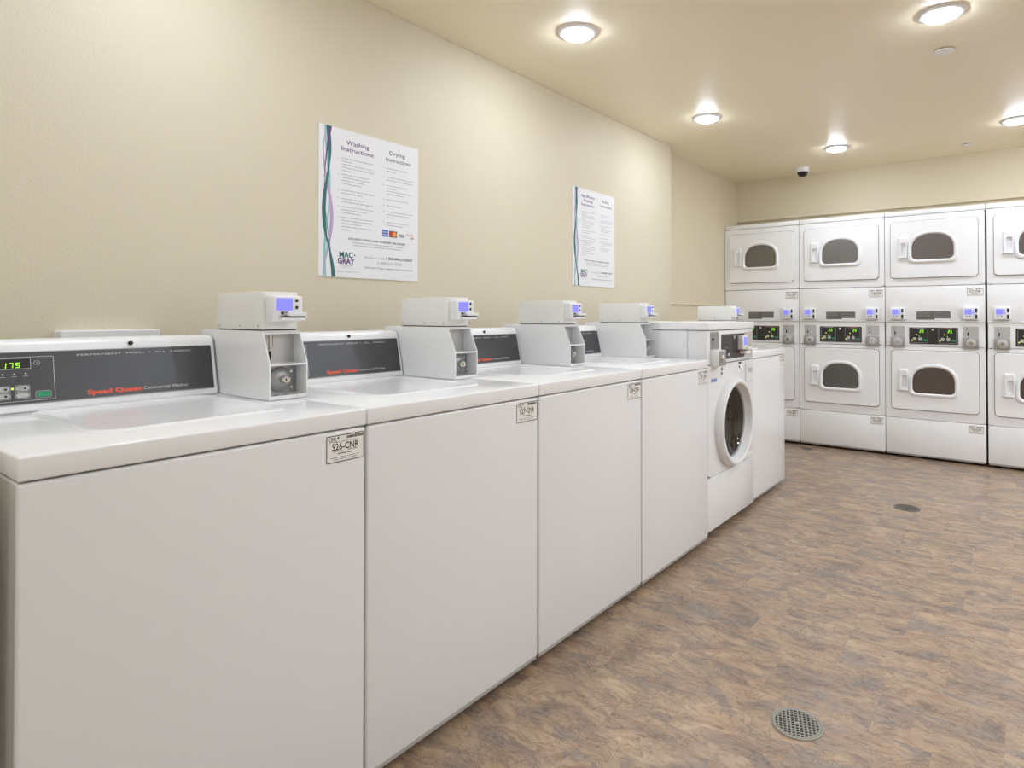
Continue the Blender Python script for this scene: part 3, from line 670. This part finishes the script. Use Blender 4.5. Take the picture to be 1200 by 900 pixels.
    for zz in (1.162, 1.152, 1.142, 1.132): greek(bm, 0.229, 0.322, zz, 0.003, -0.0016, rnd)
    for zz in (1.158, 1.146, 1.134): greek(bm, 0.345, 0.452, zz, 0.003, -0.0016, rnd)
    obj('strip_print', bm, INKG, s, smooth=False)
    dryer_coin(root, 0.043, False); dryer_coin(root, 0.540, True)
    return root
YD = 5.627
dproto = make_dryer()
dryers = [dproto] + [copy_tree(dproto) for _ in range(3)]
dl = ['white stacked double dryer in the left corner, partly hidden behind the row of washers',
      'white stacked double dryer second from the left corner, both windows grey',
      'white stacked double dryer third from the left corner, brownish upper and lower windows',
      'white stacked double dryer farthest right, cut off by the edge of the photo']
nums = [('512-CNR', '513-CNR'), ('514-CNR', '515-CNR'), ('517-CNR', '516-CNR'), ('519-CNR', '518-CNR')]
for i, r in enumerate(dryers):
    r.location = (-2.283 + i * 0.684 + (0.009 if i == 3 else 0), YD - (0.003 if i == 3 else 0), 0)
    id_label(r, 0.5645, 1.2915, 0.1045, 0.060, 0.0, nums[i][0]); id_label(r, 0.571, 0.2445, 0.094, 0.056, 0.0, nums[i][1])
    tag(r, dl[i], 'dryer', 'stacked dryers along the back wall')
    if i >= 2:
        for d in kids(r):
            for g in kids(d):
                if g.name.startswith('window_pane'):
                    g.data = g.data.copy(); g.data.materials.clear(); g.data.materials.append(GLASSB)

# ------------------------------------------------------------------ posters on the left wall
def ribbon(bm, pts, y):     # pts: (z, x, half width)
    l = [(x - hw, z) for z, x, hw in pts]; r_ = [(x + hw, z) for z, x, hw in pts]
    for i in range(len(pts) - 1): add_poly(bm, [l[i], r_[i], r_[i + 1], l[i + 1]], y)
def wave(f0, f1, n=40):
    return [(0.5925 - 0.592 * k / n, f0(k / n), f1(k / n)) for k in range(n + 1)]
def make_poster(name, head, seed, both):
    W, H = 0.487, 0.593
    root = empty(name)
    obj('sheet', box(0, W, -0.004, 0.0, 0, H), PAPER, root, smooth=False)
    y = -0.0044
    def rb(nm, m, fx, fw, yy):
        bm = newbm(); ribbon(bm, wave(fx, fw), yy); obj(nm, bm, m, root, smooth=False)
    s = math.sin
    rb('teal_ribbon', TEAL, lambda t: 0.034 + 0.012 * s(2 * PI * (t * 1.25 + 0.05)) + 0.014 * max(0, t - 0.72) / 0.28 * 1.4, lambda t: 0.003 + 0.0055 * abs(s(PI * (t * 2.1 + 0.35))), y)
    rb('teal_ribbon', TEALL, lambda t: 0.036 - 0.010 * s(2 * PI * (t * 1.1 + 0.30)), lambda t: 0.002 + 0.004 * abs(s(PI * (t * 1.6 + 0.1))), y + 0.0002)
    rb('purple_ribbon', PURPLE, lambda t: 0.050 - 0.026 * s(PI * min(1, t * 1.25)) + 0.012 * max(0, t - 0.8) / 0.2, lambda t: 0.0012 + 0.0045 * max(0, 1 - t * 3.2), y - 0.0002)
    rb('lilac_ribbon', LILAC, lambda t: 0.038 + 0.018 * s(2 * PI * (t * 1.15 + 0.55)), lambda t: 0.002 + 0.0055 * max(0, s(PI * (t * 1.35 - 0.25))), y + 0.0001)
    bm = newbm()
    if len(head) == 2:
        add_text(bm, head[0], 0.174, 0.535, 0.017, 0.108, y, 'C', 0.012); add_text(bm, head[1], 0.174, 0.508, 0.017, 0.150, y, 'C', 0.012)
    else:
        for q, h_ in enumerate(head): add_text(bm, h_, 0.168, 0.543 - q * 0.026, 0.0150, (0.152, 0.105, 0.145)[q], y, 'C', 0.012)
    obj('washing_heading', bm, PURPLE, root, smooth=False)
    bm = newbm(); add_text(bm, 'Drying', 0.372, 0.537, 0.016, 0.084, y, 'C', 0.012)
    add_text(bm, 'Instructions', 0.380, 0.508, 0.0155, 0.134, y, 'C', 0.010)
    obj('drying_heading', bm, DKGREEN, root, smooth=False)
    rnd = random.Random(seed); bm = newbm(); bn = newbm()
    rz = (lambda z: z) if len(head) == 2 else (lambda z: 0.452 + (z - 0.474) * 0.91)
    for n_, (zz, lens) in enumerate([(0.474, (0.15, 0.05, 0.145, 0.155, 0.04)), (0.409, (0.13, 0.135, 0.105, 0.09)), (0.346, (0.155, 0.095)), (0.312, (0.10, 0.15)), (0.280, (0.15, 0.12, 0.09)), (0.237, (0.15, 0.145, 0.09, 0.14, 0.045))]):
        zz = rz(zz); add_text(bn, '%d.' % (n_ + 1), 0.084, zz, 0.006, None, y, bold=0.02)
        for q, l in enumerate(lens): greek(bm, 0.100, 0.100 + l, zz + 0.001 - q * 0.0122, 0.0034, y, rnd)
    for n_, (zz, lens) in enumerate([(0.474, (0.11, 0.05)), (0.436, (0.145, 0.14)), (0.400, (0.11, 0.05, 0.135, 0.10)), (0.340, (0.115,)), (0.314, (0.085,)), (0.288, (0.14, 0.135, 0.04)), (0.242, (0.115, 0.09))]):
        zz = rz(zz); add_text(bn, '%d.' % (n_ + 1), 0.300, zz, 0.006, None, y, bold=0.02)
        for q, l in enumerate(lens): greek(bm, 0.316, 0.316 + l, zz + 0.001 - q * 0.0120, 0.0034, y, rnd)
    greek(bm, 0.150, 0.405, 0.1405, 0.0036, y, rnd); greek(bm, 0.155, 0.395, 0.1300, 0.0036, y, rnd)
    greek(bm, 0.090, 0.150, 0.0460, 0.0018, y, rnd); greek(bm, 0.105, 0.140, 0.0400, 0.0018, y, rnd)
    greek(bm, 0.405, 0.455, 0.0190, 0.0018, y, rnd)
    obj('instruction_text', bm, INKGR, root, smooth=False)['kind'] = 'stuff'; obj('step_numbers', bn, INKG, root, smooth=False)
    bm = newbm(); add_text(bm, 'DO NOT OVERLOAD WASHER OR DRYER', 0.275, 0.1535, 0.0080, 0.285, y, 'C', 0.018)
    add_text(bm, '1-800-MAC-GRAY', 0.457, 0.0850, 0.0100, 0.142, y, 'R', 0.02)
    add_text(bm, 'Calls taken 7 days a week for your convenience', 0.332, 0.0430, 0.0058, 0.250, y, 'C', 0.008)
    obj('bold_lettering', bm, INKK, root, smooth=False)
    bm = newbm(); add_text(bm, 'For Service Call:', 0.208, 0.0830, 0.0098, 0.098, y); add_text(bm, '(1-800-622-4729)', 0.333, 0.0630, 0.0105, 0.125, y, 'C')
    add_text(bm, 'www.macgray.com', 0.079, 0.0215, 0.0055, 0.10, y)
    obj('service_lettering', bm, INKG, root, smooth=False)
    bm = newbm(); add_text(bm, 'MAC', 0.091, 0.0800, 0.0215, 0.062, y, bold=0.035); add_rect(bm, 0.1575, 0.1635, 0.0880, 0.0940, y); obj('logo_upper_word', bm, TEAL, root, smooth=False)
    bm = newbm(); add_text(bm, 'GRAY', 0.083, 0.0545, 0.0220, 0.078, y, bold=0.035); obj('logo_lower_word', bm, PURPLE, root, smooth=False)
    if both:      # payment card marks
        bm = newbm(); add_rect(bm, 0.295, 0.325, 0.183, 0.212, y); o = obj('card_mark', bm, BLUE, root, smooth=False)
        bm = newbm(); greek(bm, 0.298, 0.322, 0.200, 0.004, y - 0.0003, rnd); greek(bm, 0.298, 0.322, 0.190, 0.004, y - 0.0003, rnd); obj('mark_print', bm, INKW, o, smooth=False)
        bm = newbm(); add_rect(bm, 0.330, 0.371, 0.183, 0.210, y); o = obj('card_mark', bm, NAVY, root, smooth=False)
        circ = lambda cx_: [(cx_ + 0.0115 * math.cos(a * PI / 10), 0.1965 + 0.0115 * math.sin(a * PI / 10)) for a in range(20)]
        bm = newbm(); add_poly(bm, circ(0.343), y - 0.0003); obj('mark_disc', bm, RED, o, smooth=False)
        bm = newbm(); add_poly(bm, circ(0.358), y - 0.0004); obj('mark_disc', bm, ORANGE, o, smooth=False)
        bm = newbm(); add_text(bm, 'VISA', 0.378, 0.188, 0.0125, 0.034, y, bold=0.03, slant=0.15); obj('card_mark', bm, NAVY, root, smooth=False)
        bm = newbm(); add_rect(bm, 0.421, 0.462, 0.206, 0.2068, y); add_poly(bm, [(0.440, 0.185), (0.461, 0.185), (0.461, 0.195)], y); add_text(bm, 'DISCOVER', 0.422, 0.1970, 0.0052, 0.038, y, bold=0.02); obj('card_mark', bm, mat('tan_print', (206, 150, 110), 0.6), root, smooth=False)
    return root
sc = (XW1 / -2.1757)
def wall_at(y, z): return (XW1, y * sc, CAMH + (z - CAMH) * sc)
p1 = make_poster('instruction_poster', ('Washing', 'Instructions'), 1, True)
p1.location = wall_at(1.340, 1.2947); p1.rotation_euler = (0, 0, PI / 2)
tag(p1, 'white wall poster headed Washing Instructions with teal and purple ribbons and card marks', 'poster', 'instruction posters on the left wall')
p2 = make_poster('instruction_poster', ('High Efficiency', 'Washing', 'Instructions'), 2, False)
p2.location = wall_at(2.9957, 1.3226); p2.rotation_euler = (0, 0, PI / 2); p2.scale = (0.98, 1, 1.015)
tag(p2, 'white wall poster headed High Efficiency Washing Instructions, the farther of the two', 'poster', 'instruction posters on the left wall')

# ------------------------------------------------------------------ outlet box on the wall behind the nearest washer
ob = empty('washer_outlet_box', (XW1, 0.545, 0.93), PI / 2)
obj('flange', plate(0, 0.255, 0, 0.172, -0.006, 0.0, 0.004), PLAST, ob)
obj('housing', plate(0.006, 0.249, 0.006, 0.171, -0.045, -0.006, 0.004, 0.002), PLAST, ob)
for vx in (0.07, 0.185):
    v = obj('valve', add_lathe(newbm(), [(0.012, 0), (0.012, -0.03), (0.009, -0.036)], (vx, -0.045, 0.06), 'Y', 14, True, True), CHROME, ob)
tag(ob, 'white washer outlet box on the wall behind the nearest washer console', 'outlet box')

# ------------------------------------------------------------------ floor drains
def make_drain(R):
    root = empty('floor_drain')
    obj('collar', add_lathe(newbm(), [(R, 0.0), (R, 0.0025), (R * 0.98, 0.0035), (R * 0.935, 0.003), (R * 0.93, 0.0008)], (0, 0, 0), 'Z', 48), STEELW, root)
    obj('pit', add_lathe(newbm(), [(R * 0.98, 0.0006), (0.001, 0.0006)], (0, 0, 0), 'Z', 32, False, True), BLACK, root)
    bm = newbm(); p = R * 0.155; t = p * 0.32; r0 = R * 0.92; n = int(r0 / p) + 1
    for ax in (0, 1):
        for i in range(-n, n + 1):
            c_ = (i + 0.5) * p
            if abs(c_) >= r0: continue
            hl = math.sqrt(r0 * r0 - c_ * c_)
            z1 = 0.0030 if ax else 0.0031
            (add_box(bm, c_ - t / 2, c_ + t / 2, -hl, hl, 0.0012, z1) if ax else add_box(bm, -hl, hl, c_ - t / 2, c_ + t / 2, 0.0012, z1))
    add_lathe(bm, [(r0, 0.0012), (r0, 0.0032), (r0 * 0.91, 0.0032), (r0 * 0.91, 0.0012)], (0, 0, 0), 'Z', 40)
    add_box(bm, -p * 0.55, p * 0.55, -p * 0.55, p * 0.55, 0.0012, 0.0032)
    obj('grate', bm, STEELW, root, smooth=False)
    for a in (0.6, 0.6 + PI): obj('screw', add_lathe(newbm(), [(R * 0.07, 0.003), (R * 0.06, 0.0045)], (R * 0.85 * math.cos(a), R * 0.85 * math.sin(a), 0), 'Z', 10, True, True), CHROME, root)
    return root
d0 = make_drain(0.070); d0.location = (-0.521, 1.789, 0.0); d0.rotation_euler = (0, 0, 0.35)
tag(d0, 'round steel floor drain with square-holed grate in the foreground', 'drain', 'floor drains')
d1 = copy_tree(d0); d1.location = (-0.568, 4.163, 0); tag(d1, 'small round grey floor drain in the middle of the floor before the dryers', 'drain')
def darken_drain(r):  # darker steel for collar and grate of the two far drains
    for ch in kids(r):
        if ch.name.startswith(('collar', 'grate')): ch.data = ch.data.copy(); ch.data.materials.clear(); ch.data.materials.append(mat('dark_drain_steel', (112, 107, 98), 0.6, 0.2))
darken_drain(d1)
d2 = copy_tree(d0); d2.location = (-1.50, 5.49, 0); d2.scale = (0.7, 0.7, 1); darken_drain(d2); tag(d2, 'tiny floor drain at the foot of the second dryer by the washer row', 'drain')

# ------------------------------------------------------------------ ceiling: downlights, sprinkler covers, camera
def make_downlight():
    root = empty('downlight')
    obj('trim_ring', add_lathe(newbm(), [(0.060, 0.0), (0.095, 0.0), (0.095, -0.003), (0.091, -0.007), (0.069, -0.0135), (0.064, -0.0125)], (0, 0, 0), 'Z', 48), PLAST, root)
    obj('lens', add_lathe(newbm(), [(0.0675, -0.0125), (0.0665, -0.0165), (0.060, -0.0205), (0.045, -0.0245), (0.026, -0.0265), (0.002, -0.027)], (0, 0, 0), 'Z', 40, True, True), LENS, root)
    return root
lights = [(-1.651, 2.316, 'recessed ceiling downlight nearest the left wall, above the first poster'),
          (-1.680, 3.830, 'recessed ceiling downlight near the left wall above the second poster'),
          (-1.168, 5.125, 'recessed ceiling downlight closest to the security camera'),
          (-0.030, 5.100, 'recessed ceiling downlight at the right edge above the dryers'),
          (-0.279, 3.100, 'recessed ceiling downlight at the top right near the round sprinkler cover'),
          ]
OUT = 'unseen ceiling downlight added outside the view to light the room'
lights += [(-1.66, 0.80, OUT), (-0.28, 1.10, OUT), (-1.66, -0.75, OUT), (-0.28, -0.75, OUT), (-1.0, -1.45, OUT), (0.4, -1.45, OUT)] + [(x, y, OUT) for x in (1.10, 2.30, 3.50) for y in (-0.9, 0.6, 2.1, 3.6, 5.1)]  # unseen lamps added to raise the light from the right and behind
lp = make_downlight()
lens_bright = [c for c in kids(lp) if c.name.startswith('lens')][0].data.copy(); lens_bright.materials.clear(); lens_bright.materials.append(LENSB)
lens_plain = [c for c in kids(lp) if c.name.startswith('lens')][0].data
lens_dim = lens_bright.copy(); lens_dim.materials.clear(); lens_dim.materials.append(LENSD)
for i, (x, y, lab) in enumerate(lights):
    r = lp if i == 0 else copy_tree(lp)
    if lab == OUT:
        for ch in kids(r):
            if ch.name.startswith('lens'): ch.data = lens_bright if (x > 1 and y > 2) else (lens_plain if x < -0.9 else lens_dim)  # strength of the added lamps chosen by position to balance the light
    r.location = (x, y, CEILZ); tag(r, lab, 'downlight', 'downlights added outside the view' if lab == OUT else 'recessed ceiling downlights')
sp = empty('sprinkler_cover', (-0.307, 3.545, CEILZ))
obj('cover_plate', add_lathe(newbm(), [(0.002, -0.011), (0.040, -0.011), (0.044, -0.009), (0.044, -0.006), (0.030, -0.005)], (0, 0, 0), 'Z', 32, True, False), PLAST, sp)
obj('neck', add_lathe(newbm(), [(0.030, -0.006), (0.030, 0.0)], (0, 0, 0), 'Z', 24, True, True), RAIL, sp)
tag(sp, 'round white sprinkler cover on the ceiling below the top right downlight', 'sprinkler', 'sprinkler covers')
s2 = copy_tree(sp); s2.location = (-0.338, 5.615, CEILZ); tag(s2, 'small white sprinkler cover on the ceiling close to the back wall', 'sprinkler')
sc_ = empty('security_camera', (-1.575, 5.655, CEILZ))
obj('housing', add_lathe(newbm(), [(0.056, 0.0), (0.058, -0.006), (0.056, -0.030), (0.050, -0.038), (0.044, -0.039)], (0, 0, 0), 'Z', 32, True, True), PLAST, sc_)
dm = obj('dome', add_lathe(newbm(), [(0.044, -0.037), (0.043, -0.050), (0.037, -0.064), (0.027, -0.074), (0.014, -0.080), (0.002, -0.081)], (0, 0, 0), 'Z', 28, True, True), DOME, sc_)
tag(sc_, 'small white dome security camera with dark bubble on the ceiling', 'camera')
